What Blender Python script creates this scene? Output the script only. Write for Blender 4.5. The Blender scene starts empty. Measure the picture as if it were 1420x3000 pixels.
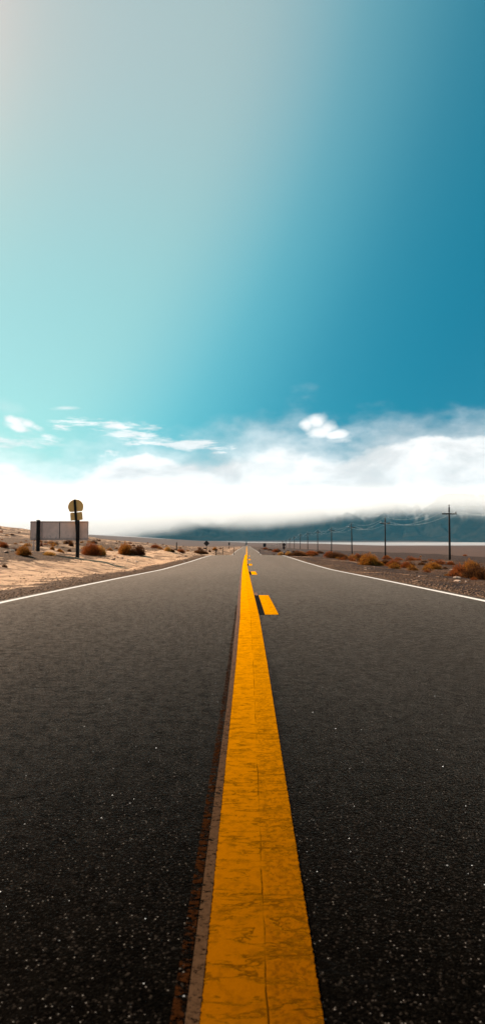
import bpy, math, random
import numpy as np
from mathutils import Vector, Matrix

# ------------------------------------------------------------------ scene, camera, light
scene = bpy.context.scene
COL = scene.collection
random.seed(7)
RNG = np.random.default_rng(11)
R = math.radians

EYE = 0.87
F = 2000.0                      # focal length in photograph pixels (1420 x 3000)
PITCH = math.atan(88 / F)
YAW = math.atan(12 / F)         # the road's vanishing point sits 12 px right of centre

cam_d = bpy.data.cameras.new('camera')
cam_d.sensor_fit = 'VERTICAL'
cam_d.sensor_height = 36.0
cam_d.sensor_width = 36.0
cam_d.lens = 24.0
cam_d.clip_start = 0.05
cam_d.clip_end = 60000
cam_d.dof.use_dof = True
cam_d.dof.focus_distance = 6.5
cam_d.dof.aperture_fstop = 5.6
cam = bpy.data.objects.new('camera', cam_d)
COL.objects.link(cam)
cam.location = (0, 0, EYE)
cam.rotation_euler = (R(90) + PITCH, 0, YAW)
scene.camera = cam

SUN_AZ, SUN_EL = R(-52), R(35)  # azimuth from straight ahead, positive to the right
SUN = Vector((math.sin(SUN_AZ) * math.cos(SUN_EL), math.cos(SUN_AZ) * math.cos(SUN_EL), math.sin(SUN_EL)))
sun_d = bpy.data.lights.new('sun', 'SUN')
sun_d.energy = 5.0
sun_d.angle = R(0.53)
sun_d.color = (1.0, 0.84, 0.69)
sun = bpy.data.objects.new('sun', sun_d)
COL.objects.link(sun)
sun.rotation_euler = SUN.to_track_quat('Z', 'Y').to_euler()

scene.view_settings.view_transform = 'Standard'
scene.view_settings.look = 'None'
scene.view_settings.exposure = 1.25
scene.view_settings.gamma = 1.0
scene.view_settings.use_curve_mapping = False
cy = scene.cycles
cy.max_bounces = 8
cy.diffuse_bounces = 3
cy.glossy_bounces = 2
cy.transparent_max_bounces = 8
cy.volume_bounces = 6
cy.volume_step_rate = 1.0
cy.volume_max_steps = 96
cy.sample_clamp_indirect = 6.0
cy.use_denoising = True


# ------------------------------------------------------------------ node helpers
class NT:
    def __init__(self, nt):
        self.nt = nt
        nt.nodes.clear()

    def new(self, t, **kw):
        n = self.nt.nodes.new(t)
        for k, v in kw.items():
            setattr(n, k, v)
        return n

    def put(self, sock, v):
        if v is None:
            return
        if hasattr(v, 'is_output'):
            self.nt.links.new(v, sock)
        else:
            if sock.type == 'RGBA' and len(v) == 3:
                v = (*v, 1)
            sock.default_value = v

    def m(self, op, a, b=None, c=None, clamp=False):
        n = self.new('ShaderNodeMath', operation=op, use_clamp=clamp)
        self.put(n.inputs[0], a)
        self.put(n.inputs[1], b)
        self.put(n.inputs[2], c)
        return n.outputs[0]

    def v(self, op, a, b=None):
        n = self.new('ShaderNodeVectorMath', operation=op)
        self.put(n.inputs[0], a)
        if op == 'SCALE':
            self.put(n.inputs['Scale'], b)
        else:
            self.put(n.inputs[1], b)
        return n.outputs['Value'] if op in ('DOT_PRODUCT', 'LENGTH') else n.outputs[0]

    def mix(self, fac, a, b, mode='MIX'):
        n = self.new('ShaderNodeMix', data_type='RGBA', blend_type=mode)
        n.clamp_factor = True
        self.put(n.inputs[0], fac)
        self.put(n.inputs[6], a)
        self.put(n.inputs[7], b)
        return n.outputs[2]

    def smooth(self, x, lo, hi, a=0.0, b=1.0):
        n = self.new('ShaderNodeMapRange', interpolation_type='SMOOTHSTEP')
        self.put(n.inputs[0], x)
        for i, q in enumerate((lo, hi, a, b)):
            self.put(n.inputs[i + 1], q)
        return n.outputs[0]

    def lin(self, x, lo, hi, a=0.0, b=1.0):
        n = self.new('ShaderNodeMapRange')
        self.put(n.inputs[0], x)
        for i, q in enumerate((lo, hi, a, b)):
            self.put(n.inputs[i + 1], q)
        return n.outputs[0]

    def noise(self, vec, scale, detail=4, rough=0.55, dist=0.0, out=0):
        n = self.new('ShaderNodeTexNoise')
        self.put(n.inputs['Vector'], vec)
        n.inputs['Scale'].default_value = scale
        n.inputs['Detail'].default_value = detail
        n.inputs['Roughness'].default_value = rough
        n.inputs['Distortion'].default_value = dist
        return n.outputs[out]

    def voro(self, vec, scale, feature='F1', out='Distance', rnd=1.0):
        n = self.new('ShaderNodeTexVoronoi', feature=feature)
        self.put(n.inputs['Vector'], vec)
        n.inputs['Scale'].default_value = scale
        n.inputs['Randomness'].default_value = rnd
        return n.outputs[out]

    def ramp(self, fac, stops, interp='LINEAR'):
        n = self.new('ShaderNodeValToRGB')
        cr = n.color_ramp
        cr.interpolation = interp
        while len(cr.elements) < len(stops):
            cr.elements.new(0.5)
        for e, (p, c) in zip(cr.elements, stops):
            e.position = p
            e.color = (c, c, c, 1) if isinstance(c, (int, float)) else (*c, 1)
        self.put(n.inputs[0], fac)
        return n.outputs[0]

    def xyz(self, vec):
        n = self.new('ShaderNodeSeparateXYZ')
        self.put(n.inputs[0], vec)
        return n.outputs[0], n.outputs[1], n.outputs[2]

    def vec(self, x=0.0, y=0.0, z=0.0):
        n = self.new('ShaderNodeCombineXYZ')
        for i, q in enumerate((x, y, z)):
            self.put(n.inputs[i], q)
        return n.outputs[0]

    def bump(self, h, strength, dist, normal=None):
        n = self.new('ShaderNodeBump')
        self.put(n.inputs['Height'], h)
        self.put(n.inputs['Strength'], strength)
        self.put(n.inputs['Distance'], dist)
        if normal is not None:
            self.put(n.inputs['Normal'], normal)
        return n.outputs[0]


def material(name):
    mt = bpy.data.materials.new(name)
    mt.use_nodes = True
    n = NT(mt.node_tree)
    p = n.new('ShaderNodeBsdfPrincipled')
    o = n.new('ShaderNodeOutputMaterial')
    n.nt.links.new(p.outputs[0], o.inputs[0])
    return mt, n, p, o


# ------------------------------------------------------------------ world: tinted Nishita sky with far clouds
world = bpy.data.worlds.new('World')
scene.world = world
world.use_nodes = True
world.cycles.sampling_method = 'MANUAL'
world.cycles.sample_map_resolution = 512
w = NT(world.node_tree)
sky = w.new('ShaderNodeTexSky', sky_type='NISHITA', sun_disc=False)
sky.sun_elevation = SUN_EL
sky.sun_rotation = SUN_AZ
sky.altitude = 1500
sky.air_density = 1.0
sky.dust_density = 0.6
sky.ozone_density = 2.0
D = w.new('ShaderNodeTexCoord').outputs['Generated']
dx, dy, dz = w.xyz(D)
el = w.m('MULTIPLY', w.m('ARCSINE', dz), 2000.0)                 # in units of 1/2000 rad
az = w.m('MULTIPLY', w.m('ARCTAN2', dx, dy), 2000.0)
theta = w.m('MULTIPLY', w.m('ARCCOSINE', w.v('DOT_PRODUCT', D, tuple(SUN))), 180 / math.pi)
SKYRAMP = [(0.0, (.95, .90, .80)), (24, (.60, .74, .66)), (28.5, (.44, .68, .64)), (34, (.39, .67, .655)), (40, (.37, .66, .64)),
           (44, (.31, .61, .62)), (49, (.13, .49, .57)), (56, (.030, .28, .40)), (65, (.005, .22, .34)), (90, (.03, .20, .33))]
veil_c = w.ramp(w.m('DIVIDE', theta, 90.0), [(a_ / 90, c_) for a_, c_ in SKYRAMP], 'B_SPLINE')
veil_c = w.v('SCALE', veil_c, 8.25)
graded = w.mix(1.0, sky.outputs[0], w.v('MULTIPLY', veil_c, (0.50, 0.40, 0.27)), 'MULTIPLY')
skyc = w.v('SCALE', w.mix(0.72, graded, veil_c), 0.95)
# the air is greyer overhead
skyc = w.mix(w.smooth(el, 600, 1350), skyc, w.v('MULTIPLY', skyc, (1.32, 0.94, 0.93)))

# billow noise in direction space, flattened a little like layered cloud
sd = w.v('MULTIPLY', D, (1.0, 1.0, 1.9))
n1 = w.noise(sd, 9.0, 9, 0.55)
n2 = w.noise(sd, 30.0, 7, 0.55)
nbig = w.noise(w.v('MULTIPLY', D, (1, 1, 1.2)), 4.2, 5, 0.5)
bill = w.m('SUBTRACT', 1.0, w.voro(w.v('ADD', sd, w.v('SCALE', w.noise(sd, 22.0, 4, 0.5, out=1), 0.05)), 26.0, 'SMOOTH_F1'))
nz = w.m('ADD', w.m('MULTIPLY', w.m('SUBTRACT', n1, 0.5), 190.0), w.m('MULTIPLY', w.m('SUBTRACT', n2, 0.5), 80.0))
nz = w.m('ADD', nz, w.m('MULTIPLY', w.m('SUBTRACT', bill, 0.6), 46.0))


def az_of(px):
    return math.atan((px - 722) / F) * 2000


def el_of(px, py):
    return math.atan((1588 - py) / F * math.cos(math.atan((px - 722) / F))) * 2000


top_pts = [(-900, 240), (az_of(0), 195), (az_of(220), 190), (az_of(300), 215), (az_of(440), 245), (az_of(520), 215), (az_of(640), 232),
           (az_of(740), 270), (az_of(860), 275), (az_of(930), 262), (az_of(990), 225), (az_of(1080), 262), (az_of(1240), 292), (az_of(1330), 268), (az_of(1420), 278), (900, 250)]
topv = w.ramp(w.lin(az, -900, 900), [((a + 900) / 1800, e / 400) for a, e in top_pts], 'B_SPLINE')
topv = w.m('ADD', w.m('MULTIPLY', topv, 400.0), 26.0)
# main bank, crisp billowed top on parts of it and soft elsewhere
bank_h = w.m('SUBTRACT', w.m('ADD', topv, w.m('MULTIPLY', nz, 0.42)), el)
crisp = w.smooth(nbig, 0.40, 0.58, 70.0, 16.0)
bank = w.smooth(w.m('DIVIDE', bank_h, crisp), -0.35, 1.0)
# thin veil above the bank
veil = w.smooth(w.m('SUBTRACT', w.m('ADD', w.m('ADD', topv, 58.0), w.m('MULTIPLY', nz, 0.95)), el), -50.0, 110.0)
veil = w.m('MULTIPLY', veil, 0.62)
cl = w.m('MAXIMUM', bank, veil)


def puff(px, py, rx, ry, amp, soft, k=0.9, tilt=0.0, src=None):
    """one far cloud: an ellipse in the sky roughened by the billow noise"""
    global cl
    a0, e0 = az_of(px), el_of(px, py)
    u = w.m('SUBTRACT', az, a0)
    v_ = w.m('SUBTRACT', w.m('SUBTRACT', el, e0), w.m('MULTIPLY', u, tilt))
    r = w.m('SQRT', w.m('ADD', w.m('POWER', w.m('ABSOLUTE', w.m('DIVIDE', u, rx)), 2.0), w.m('POWER', w.m('ABSOLUTE', w.m('DIVIDE', v_, ry)), 2.0)))
    f = w.m('ADD', w.m('SUBTRACT', 1.0, r), w.m('MULTIPLY', nz if src is None else src, k / 60))
    cl = w.m('MAXIMUM', cl, w.m('MULTIPLY', w.smooth(f, 0.0, soft), amp))


fine_n = w.m('ADD', w.m('MULTIPLY', w.m('SUBTRACT', n2, 0.5), 150.0), w.m('MULTIPLY', w.m('SUBTRACT', bill, 0.6), 50.0))
# combed-out noise for the thin streaks
streak = w.m('MULTIPLY', w.m('SUBTRACT', w.noise(w.v('MULTIPLY', w.v('ADD', D, w.v('SCALE', D, 0.0)), (1.0, 1.0, 5.5)), 17.0, 7, 0.62, 0.35), 0.5), 260.0)
for q in ((900, 1247, 36, 32), (930, 1238, 48, 36), (960, 1250, 44, 32), (935, 1262, 72, 30), (985, 1272, 54, 24)):
    puff(*q, 0.94, 0.85, 0.36, 0.0, fine_n)
puff(1000, 1290, 110, 34, 0.72, 1.3, 0.9)
puff(930, 1285, 130, 40, 0.6, 1.5, 0.9)
puff(870, 1200, 80, 60, 0.33, 1.7, 0.8, 0.4)
puff(700, 1300, 140, 70, 0.62, 1.6, 0.8, 0.3)
puff(1390, 1250, 130, 70, 0.34, 1.7, 0.8)
for q in ((22, 1226, 24, 13), (44, 1236, 30, 15), (78, 1240, 32, 16), (104, 1252, 34, 16), (134, 1276, 40, 15), (60, 1256, 70, 16), (150, 1290, 50, 10)):
    puff(*q, 0.9, 1.1, 1.0, -0.22, fine_n)
puff(30, 1298, 140, 26, 0.85, 1.0, 0.7, 0.0, streak)
puff(110, 1290, 130, 26, 0.45, 1.5, 0.7, -0.15, streak)
puff(310, 1245, 170, 24, 0.97, 0.9, 0.9, -0.04, streak)
puff(370, 1272, 150, 32, 0.95, 0.9, 0.9, -0.22, streak)
puff(520, 1303, 200, 28, 0.92, 1.0, 0.9, -0.08, streak)
puff(318, 1322, 46, 20, 0.9, 1.1, 1.0, 0.0, fine_n)
puff(290, 1335, 70, 14, 0.6, 1.3, 1.0, 0.1, fine_n)
puff(190, 1192, 46, 7, 0.6, 1.2, 0.5, 0.08, streak)
puff(10, 1190, 60, 30, 0.3, 1.8, 0.6)
# body shading of the bank: broad grey folds
fold = w.smooth(w.noise(w.v('MULTIPLY', D, (1, 1, 2.2)), 7.0, 6, 0.6, 0.4), 0.44, 0.64)
low = w.smooth(el, 20, 190)
cloudc = w.mix(w.m('MULTIPLY', fold, 0.75), (9.9, 9.8, 9.7), (6.4, 6.5, 6.55))
puffy = w.smooth(w.m('ADD', w.m('MULTIPLY', n2, 0.6), w.m('MULTIPLY', bill, 0.4)), 0.40, 0.60, 0.35, 0.0)
cloudc = w.mix(w.m('MULTIPLY', puffy, w.smooth(el, 120, 230)), cloudc, (5.6, 6.1, 6.2))
cloudc = w.mix(w.m('MULTIPLY', w.m('SUBTRACT', 1.0, low), 0.3), cloudc, (9.4, 9.4, 9.35))
final = w.mix(cl, skyc, cloudc)
bg = w.new('ShaderNodeBackground')
w.put(bg.inputs[0], final)
bg.inputs[1].default_value = 0.05
wo = w.new('ShaderNodeOutputWorld')
w.nt.links.new(bg.outputs[0], wo.inputs[0])


# ------------------------------------------------------------------ numpy noise and terrain height
def _hash(ix, iy, seed):
    h = (ix.astype(np.int64) * 374761393 + iy.astype(np.int64) * 668265263 + seed * 1442695041) & 0xFFFFFFFF
    h = ((h ^ (h >> 13)) * 1274126177) & 0xFFFFFFFF
    return ((h ^ (h >> 16)) & 0xFFFFFF) / float(0x1000000)


def perlin(x, y, seed=0):
    x = np.asarray(x, float); y = np.asarray(y, float)
    x0 = np.floor(x); y0 = np.floor(y)
    fx = x - x0; fy = y - y0
    u = fx * fx * fx * (fx * (fx * 6 - 15) + 10); v = fy * fy * fy * (fy * (fy * 6 - 15) + 10)

    def g(i, j):
        a = _hash(x0 + i, y0 + j, seed) * 2 * math.pi
        return np.cos(a) * (fx - i) + np.sin(a) * (fy - j)
    return ((g(0, 0) * (1 - u) + g(1, 0) * u) * (1 - v) + (g(0, 1) * (1 - u) + g(1, 1) * u) * v) * 1.5


def fbm(x, y, octs=4, seed=0, gain=0.5):
    s = 0; a = 1.0; t = 0; f = 1.0
    for i in range(octs):
        s = s + a * perlin(x * f, y * f, seed + i * 17)
        t += a; a *= gain; f *= 2.03
    return s / t


def ridged(x, y, octs=5, seed=0):
    s = 0; a = 1.0; t = 0; f = 1.0; prev = 1.0
    for i in range(octs):
        r = 1 - np.abs(perlin(x * f, y * f, seed + i * 13))
        r = r * r
        s = s + a * r * prev
        prev = r
        t += a; a *= 0.5; f *= 2.1
    return s / t


def ss(x, a, b):
    t = np.clip((np.asarray(x, float) - a) / (b - a), 0, 1)
    return t * t * (3 - 2 * t)


def smooth_profile(pts):
    """depth below the eye along the road, softened"""
    ys = np.array([p[0] for p in pts], float); hs = np.array([p[1] for p in pts], float)
    s = np.linspace(math.log(6), math.log(20006), 4000)
    h = np.interp(np.exp(s) - 6, ys, hs)
    k = np.exp(-0.5 * (np.arange(-60, 61) / 22.0) ** 2); k /= k.sum()
    h = np.convolve(np.pad(h, 60, mode='edge'), k, 'valid')
    return lambda y: np.interp(np.log(np.maximum(np.asarray(y, float), 0) + 6), s, h)


far_part = [(118, 2.75), (150, 3.15), (174, 3.22), (235, 3.06), (300, 3.3), (500, 4.25), (740, 4.4), (850, 5.6), (1000, 9), (1150, 13), (1400, 14.7), (20000, 14.7)]
hc = smooth_profile([(-50, .87), (10, .88), (20, .97), (32, 1.12), (45, 1.19), (57, 1.19), (72, 1.30), (90, 1.9)] + far_part)
he = smooth_profile([(-50, .88), (10, .90), (20, 1.05), (30, 1.21), (45, 1.29), (57, 1.31), (73, 1.38), (90, 1.98)] + [(a, b + .08) for a, b in far_part])
hl = smooth_profile([(-50, .95), (20, 1.0), (43, 1.15), (75, 1.12), (134, 1.8), (200, 2.3), (300, 3.0), (500, 4.2)] + far_part[6:])
HALF = 3.86


def road_z(x, y):
    t = np.clip(np.abs(x) / HALF, 0, 1.0)
    return EYE - (hc(y) * (1 - t ** 1.6) + he(y) * t ** 1.6)


RIM_R = [-2, -.5, -.361, -.232, -.17, -.121, -.07, 0, .1, 2]
RIM_E = [30, 26, 24, 21, 16.5, 9.5, 3.5, 0.4, -1, -1]


def ground_z(x, y, detail=True):
    x = np.asarray(x, float); y = np.asarray(y, float)
    yy = np.maximum(y, 1.0)
    ax = np.abs(x)
    edge = EYE - he(y)
    # right of the road: falls away gently
    near_f = 1 - 0.6 * ss(yy, 200, 450)
    zr = edge - (0.36 * ss(ax, 4.2, 11) + 0.6 * ss(ax, 10, 42)) * near_f
    # left of the road: swale, then a sandy bank that climbs
    zl_b = EYE - hl(y)
    k = ss(ax, 4.3, 9.5)
    zl = edge * (1 - k) + zl_b * k
    zl = zl - 0.34 * np.exp(-((ax - 6.9) / 1.35) ** 2) * ss(y, 22, 32) * (1 - ss(y, 48, 62))
    zl = zl + 0.13 * np.clip(ax - 9.2, 0, 7) * ss(y, 12, 34) * (1 - 0.7 * ss(y, 60, 120))
    zl = zl + 0.30 * np.exp(-((ax - 11.6) / 2.0) ** 2 - ((y - 35.5) / 4.0) ** 2) * (x < 0)
    zl = zl + 0.42 * np.exp(-((ax - 7.6) / 1.5) ** 2 - ((y - 66) / 9.0) ** 2) * (x < 0)
    hill = 0.105 * np.clip(-x - 27, 0, 130) * ss(y, 70, 235) * (1 - ss(y, 300, 620))
    zl = zl + hill * (1 + 0.25 * fbm(x / 45, y / 45, 3, 5))
    z = np.where(x > 0, zr, zl)
    # terrace edge to the lower plain
    low = EYE - 14.7
    xe = np.interp(yy, [0, 195, 325, 450, 600, 750, 20000], [150, 68, 45, 31, 24, 18, 18]) * (1 + 0.1 * fbm(y / 60, y * 0 + 3.3, 3, 9))
    drop = ss(x - xe, 0, 30 + 0.12 * yy)
    drop = np.maximum(drop, ss(yy, 760, 1250))
    z = z * (1 - drop) + low * drop
    # alluvial slope rising to the far left
    ratio = x / yy
    rim = EYE + np.interp(ratio, RIM_R, RIM_E) / 2000 * 6000
    f = ss(yy, 1800, 6000)
    zf = low + (rim - low) * f
    zf = np.where(yy > 6000, rim + (low - 4 - rim) * ss(yy, 6200, 7600), zf)
    z = np.where(yy > 1800, zf, z)
    z = z + ss(yy, 8300, 10500) * 46
    if detail:
        off = ss(ax, 4.0, 6.5)
        rough = fbm(x / 1.7, y / 2.6, 4, 21) * 0.11 + fbm(x / 0.5, y / 0.7, 3, 61) * 0.028
        big = fbm(x / 7, y / 11, 3, 33) * 0.60 * ss(ax, 7.5, 16)
        lf = np.where(x < 0, 1.0, 0.7)
        z = z + off * (rough + big * (1 - 0.35 * ss(yy, 15, 40))) * lf * (1 - 0.7 * ss(yy, 500, 1500))
        z = z + fbm(x / 160, y / 160, 3, 40) * 1.1 * ss(yy, 500, 1500) * ss(ax, 12, 60)
    # below and beside the carriageway
    rz = road_z(x, y)
    inside = 1 - ss(ax, HALF - .35, HALF + .02)
    near = 1 - ss(ax, HALF + .02, HALF + .75)
    z = z * (1 - near) + (rz - 0.015) * near
    z = np.where(inside > 0, rz - 0.015 - 0.16 * inside, z)
    return z


def ray(px, py):
    cp, sp = math.cos(PITCH), math.sin(PITCH)
    fw = Vector((-math.sin(YAW) * cp, math.cos(YAW) * cp, sp))
    rt = Vector((math.cos(YAW), math.sin(YAW), 0))
    up = rt.cross(fw)
    return (fw * F + rt * (px - 710) + up * (1500 - py)) / F


def on_ground(px, py, ymin=4.0, ymax=9000):
    """where the line of sight through a photo pixel meets the terrain"""
    d = ray(px, py)
    t = np.geomspace(ymin, ymax, 5000)
    gx, gy, gz = d.x * t, d.y * t, EYE + d.z * t
    g = ground_z(gx, gy)
    i = np.nonzero(gz < g)[0]
    if len(i) == 0:
        return None
    i = i[0]
    return Vector((gx[i], gy[i], g[i]))


def at(px, y):
    """ground point under a photo column at distance y"""
    d = ray(px, 1588)
    x = d.x / d.y * y
    return Vector((x, y, float(ground_z(np.array([x]), np.array([y]))[0])))


def top_z(px, py, y):
    d = ray(px, py)
    return EYE + d.z / d.y * y


# ------------------------------------------------------------------ mesh helpers
def link(o, parent=None):
    COL.objects.link(o)
    if parent is not None:
        o.parent = parent
    return o


def tag(o, label=None, cat=None, group=None, kind=None):
    if label: o['label'] = label
    if cat: o['category'] = cat
    if group: o['group'] = group
    if kind: o['kind'] = kind
    return o


def mesh_np(name, verts, faces, mat=None, smooth=False, parent=None):
    me = bpy.data.meshes.new(name)
    verts = np.asarray(verts, np.float32); faces = np.asarray(faces, np.int32)
    n = faces.shape[1]
    me.vertices.add(len(verts)); me.vertices.foreach_set('co', verts.ravel())
    me.loops.add(faces.size); me.loops.foreach_set('vertex_index', faces.ravel())
    me.polygons.add(len(faces))
    me.polygons.foreach_set('loop_start', np.arange(0, faces.size, n, dtype=np.int32))
    if smooth:
        me.polygons.foreach_set('use_smooth', np.ones(len(faces), bool))
    me.update(calc_edges=True)
    if mat: me.materials.append(mat)
    return link(bpy.data.objects.new(name, me), parent)


def grid_mesh(name, X, Y, Z, mat, smooth=True, parent=None):
    ny, nx = X.shape
    idx = np.arange(nx * ny).reshape(ny, nx)
    f = np.stack([idx[:-1, :-1], idx[:-1, 1:], idx[1:, 1:], idx[1:, :-1]], -1).reshape(-1, 4)
    return mesh_np(name, np.stack([X, Y, Z], -1).reshape(-1, 3), f, mat, smooth, parent)


class MB:
    """collects boxes, bars and lathes, then builds one mesh"""
    def __init__(self):
        self.v = []; self.f = []

    def add(self, vs, fs):
        o = len(self.v)
        self.v += [tuple(q) for q in vs]
        self.f += [tuple(i + o for i in q) for q in fs]
        return self

    def box(self, x0, x1, y0, y1, z0, z1, bev=0.0, M=None):
        b = min(bev, (x1 - x0) / 3, (y1 - y0) / 3, (z1 - z0) / 3)
        if b <= 0:
            vs = [(x, y, z) for z in (z0, z1) for x, y in ((x0, y0), (x1, y0), (x1, y1), (x0, y1))]
            fs = [(3, 2, 1, 0), (4, 5, 6, 7), (0, 1, 5, 4), (1, 2, 6, 5), (2, 3, 7, 6), (3, 0, 4, 7)]
        else:
            vs = []; fs = []
            for z, i in ((z0, b), (z0 + b, 0), (z1 - b, 0), (z1, b)):
                for x, y in ((x0 + i, y0 + i + b), (x0 + i + b, y0 + i), (x1 - i - b, y0 + i), (x1 - i, y0 + i + b),
                             (x1 - i, y1 - i - b), (x1 - i - b, y1 - i), (x0 + i + b, y1 - i), (x0 + i, y1 - i - b)):
                    vs.append((x, y, z))
            fs.append(tuple(range(7, -1, -1))); fs.append(tuple(range(24, 32)))
            for k in range(3):
                for j in range(8):
                    a, c = k * 8 + j, k * 8 + (j + 1) % 8
                    fs.append((a, c, c + 8, a + 8))
        if M is not None:
            vs = [M @ Vector(q) for q in vs]
        return self.add(vs, fs)

    def tube(self, pts, rad, n=8, cap=True):
        """a tapered tube through points; rad is a number or one per point"""
        pts = [Vector(p) for p in pts]
        if not hasattr(rad, '__len__'): rad = [rad] * len(pts)
        vs = []; fs = []
        for i, p in enumerate(pts):
            d = (pts[min(i + 1, len(pts) - 1)] - pts[max(i - 1, 0)]).normalized()
            a = d.cross(Vector((0, 0, 1)) if abs(d.z) < .9 else Vector((1, 0, 0))).normalized()
            b = d.cross(a)
            for k in range(n):
                t = 2 * math.pi * k / n
                vs.append(p + (a * math.cos(t) + b * math.sin(t)) * rad[i])
        for i in range(len(pts) - 1):
            for k in range(n):
                q = (k + 1) % n
                fs.append((i * n + k, i * n + q, i * n + n + q, i * n + n + k))
        if cap:
            fs.append(tuple(range(n - 1, -1, -1))); fs.append(tuple(range(len(vs) - n, len(vs))))
        return self.add(vs, fs)

    def prism(self, outline, y0, y1, M=None):
        n = len(outline)
        vs = [(x, y0, z) for x, z in outline] + [(x, y1, z) for x, z in outline]
        fs = [tuple(range(n)), tuple(range(2 * n - 1, n - 1, -1))]
        fs += [(i, i + n, (i + 1) % n + n, (i + 1) % n) for i in range(n)]
        if M is not None:
            vs = [M @ Vector(q) for q in vs]
        return self.add(vs, fs)

    def build(self, name, mat, parent=None, smooth=False):
        me = bpy.data.meshes.new(name)
        me.from_pydata([tuple(q) for q in self.v], [], self.f)
        me.update()
        if smooth:
            for p in me.polygons: p.use_smooth = True
        me.materials.append(mat)
        return link(bpy.data.objects.new(name, me), parent)


def empty(name, loc, rz=0.0):
    o = bpy.data.objects.new(name, None)
    o.empty_display_size = 0.3
    o.location = loc
    o.rotation_euler = (0, 0, rz)
    return link(o)


def copy_tree(o, parent=None):
    c = o.copy()
    COL.objects.link(c)
    if parent is not None: c.parent = parent
    for ch in list(o.children):
        copy_tree(ch, c)
    return c


# ------------------------------------------------------------------ materials
def mat_ground():
    mt, n, p, o = material('desert_soil')
    co = n.new('ShaderNodeTexCoord').outputs['Object']
    att = n.new('ShaderNodeAttribute', attribute_name='soil').outputs['Color']
    sandw, darkw, playaw = n.xyz(att)
    x, y, z = n.xyz(co)
    st = n.v('MULTIPLY', co, (1.0, 0.42, 1.0))
    big = n.noise(st, 0.42, 6, 0.62, 0.6)
    mid = n.noise(st, 2.3, 7, 0.65, 0.3)
    fine = n.noise(co, 14.0, 6, 0.7)
    grit = n.noise(co, 60.0, 3, 0.7)
    # sand with patches of brown gravel
    pat = n.m('ADD', n.m('MULTIPLY', big, 0.62), n.m('MULTIPLY', mid, 0.38))
    pat = n.m('ADD', pat, n.m('MULTIPLY', n.m('SUBTRACT', fine, 0.5), 0.22))
    pat = n.m('ADD', pat, n.m('MULTIPLY', n.m('SUBTRACT', darkw, 0.5), 0.30))
    gm = n.smooth(pat, 0.448, 0.500)
    sand = n.mix(n.smooth(mid, 0.35, 0.7), (0.56, 0.345, 0.20), (0.37, 0.21, 0.115))
    sand = n.mix(n.m('MULTIPLY', n.smooth(fine, 0.52, 0.75), 0.5), sand, (0.24, 0.125, 0.065))
    grav = n.mix(n.smooth(fine, 0.4, 0.62), (0.026, 0.010, 0.003), (0.17, 0.085, 0.034))
    grav = n.mix(n.smooth(grit, 0.58, 0.7), grav, (0.30, 0.18, 0.10))
    left = n.mix(gm, sand, grav)
    # wind-blown streaks and crusts further out
    stre = n.v('MULTIPLY', co, (0.55, 1.0, 1.0))
    s1_ = n.noise(stre, 0.9, 8, 0.72, 0.5)
    s2_ = n.noise(stre, 0.16, 7, 0.7, 0.8)
    far_l = n.smooth(y, 46, 75)
    left = n.mix(n.m('MULTIPLY', far_l, n.smooth(s2_, 0.53, 0.59)), left, sand)
    left = n.mix(n.m('MULTIPLY', n.smooth(s1_, 0.515, 0.58), n.lin(far_l, 0, 1, 0.7, 0.88)), left, (0.045, 0.018, 0.006))
    # brown dirt of the right side
    dirt = n.mix(n.smooth(pat, 0.42, 0.62), (0.068, 0.028, 0.009), (0.018, 0.006, 0.002))
    dirt = n.mix(n.smooth(fine, 0.57, 0.72), dirt, (0.15, 0.072, 0.032))
    dirt = n.mix(n.m('MULTIPLY', n.smooth(s1_, 0.55, 0.60), 0.7), dirt, (0.012, 0.005, 0.002))
    dirt = n.mix(n.smooth(n.noise(stre, 0.22, 6, 0.65), 0.585, 0.62), dirt, (0.26, 0.14, 0.07))
    # dark brown flat between the road verge and the edge of the terrace
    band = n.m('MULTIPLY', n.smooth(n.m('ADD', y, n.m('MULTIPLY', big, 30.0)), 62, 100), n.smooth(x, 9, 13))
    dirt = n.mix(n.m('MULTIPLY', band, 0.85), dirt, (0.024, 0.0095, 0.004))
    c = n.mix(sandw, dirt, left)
    # far plain with strewn pale flats and scrub
    stf = n.v('MULTIPLY', co, (0.004, 0.012, 0.0))
    ff = n.noise(stf, 3.0, 9, 0.78)
    plain = n.mix(n.smooth(ff, 0.35, 0.62), (0.035, 0.015, 0.008), (0.080, 0.040, 0.024))
    plain = n.mix(n.smooth(n.noise(n.v('MULTIPLY', co, (0.01, 0.05, 0.0)), 2.0, 7, 0.7), 0.62, 0.70), plain, (0.22, 0.13, 0.085))
    farw = n.smooth(y, 440, 800)
    c = n.mix(farw, c, plain)
    pl = n.mix(n.smooth(n.noise(n.v('MULTIPLY', co, (0.0006, 0.004, 0.0)), 2.0, 5, 0.6), 0.38, 0.6), (0.34, 0.32, 0.31), (0.20, 0.205, 0.215))
    c = n.mix(playaw, c, pl)
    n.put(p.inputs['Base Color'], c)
    p.inputs['Roughness'].default_value = 0.95
    p.inputs['Specular IOR Level'].default_value = 0.15
    h = n.m('ADD', n.m('MULTIPLY', fine, 0.7), n.m('MULTIPLY', grit, 0.3))
    peb = n.m('SUBTRACT', 1.0, n.voro(co, 22.0))
    h = n.m('ADD', h, n.m('MULTIPLY', n.m('MULTIPLY', peb, gm), 0.5))
    h = n.m('ADD', h, n.m('MULTIPLY', mid, 1.6))
    n.put(p.inputs['Normal'], n.bump(h, n.smooth(y, 30, 700, 0.9, 0.12), 0.09))
    return mt


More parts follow.
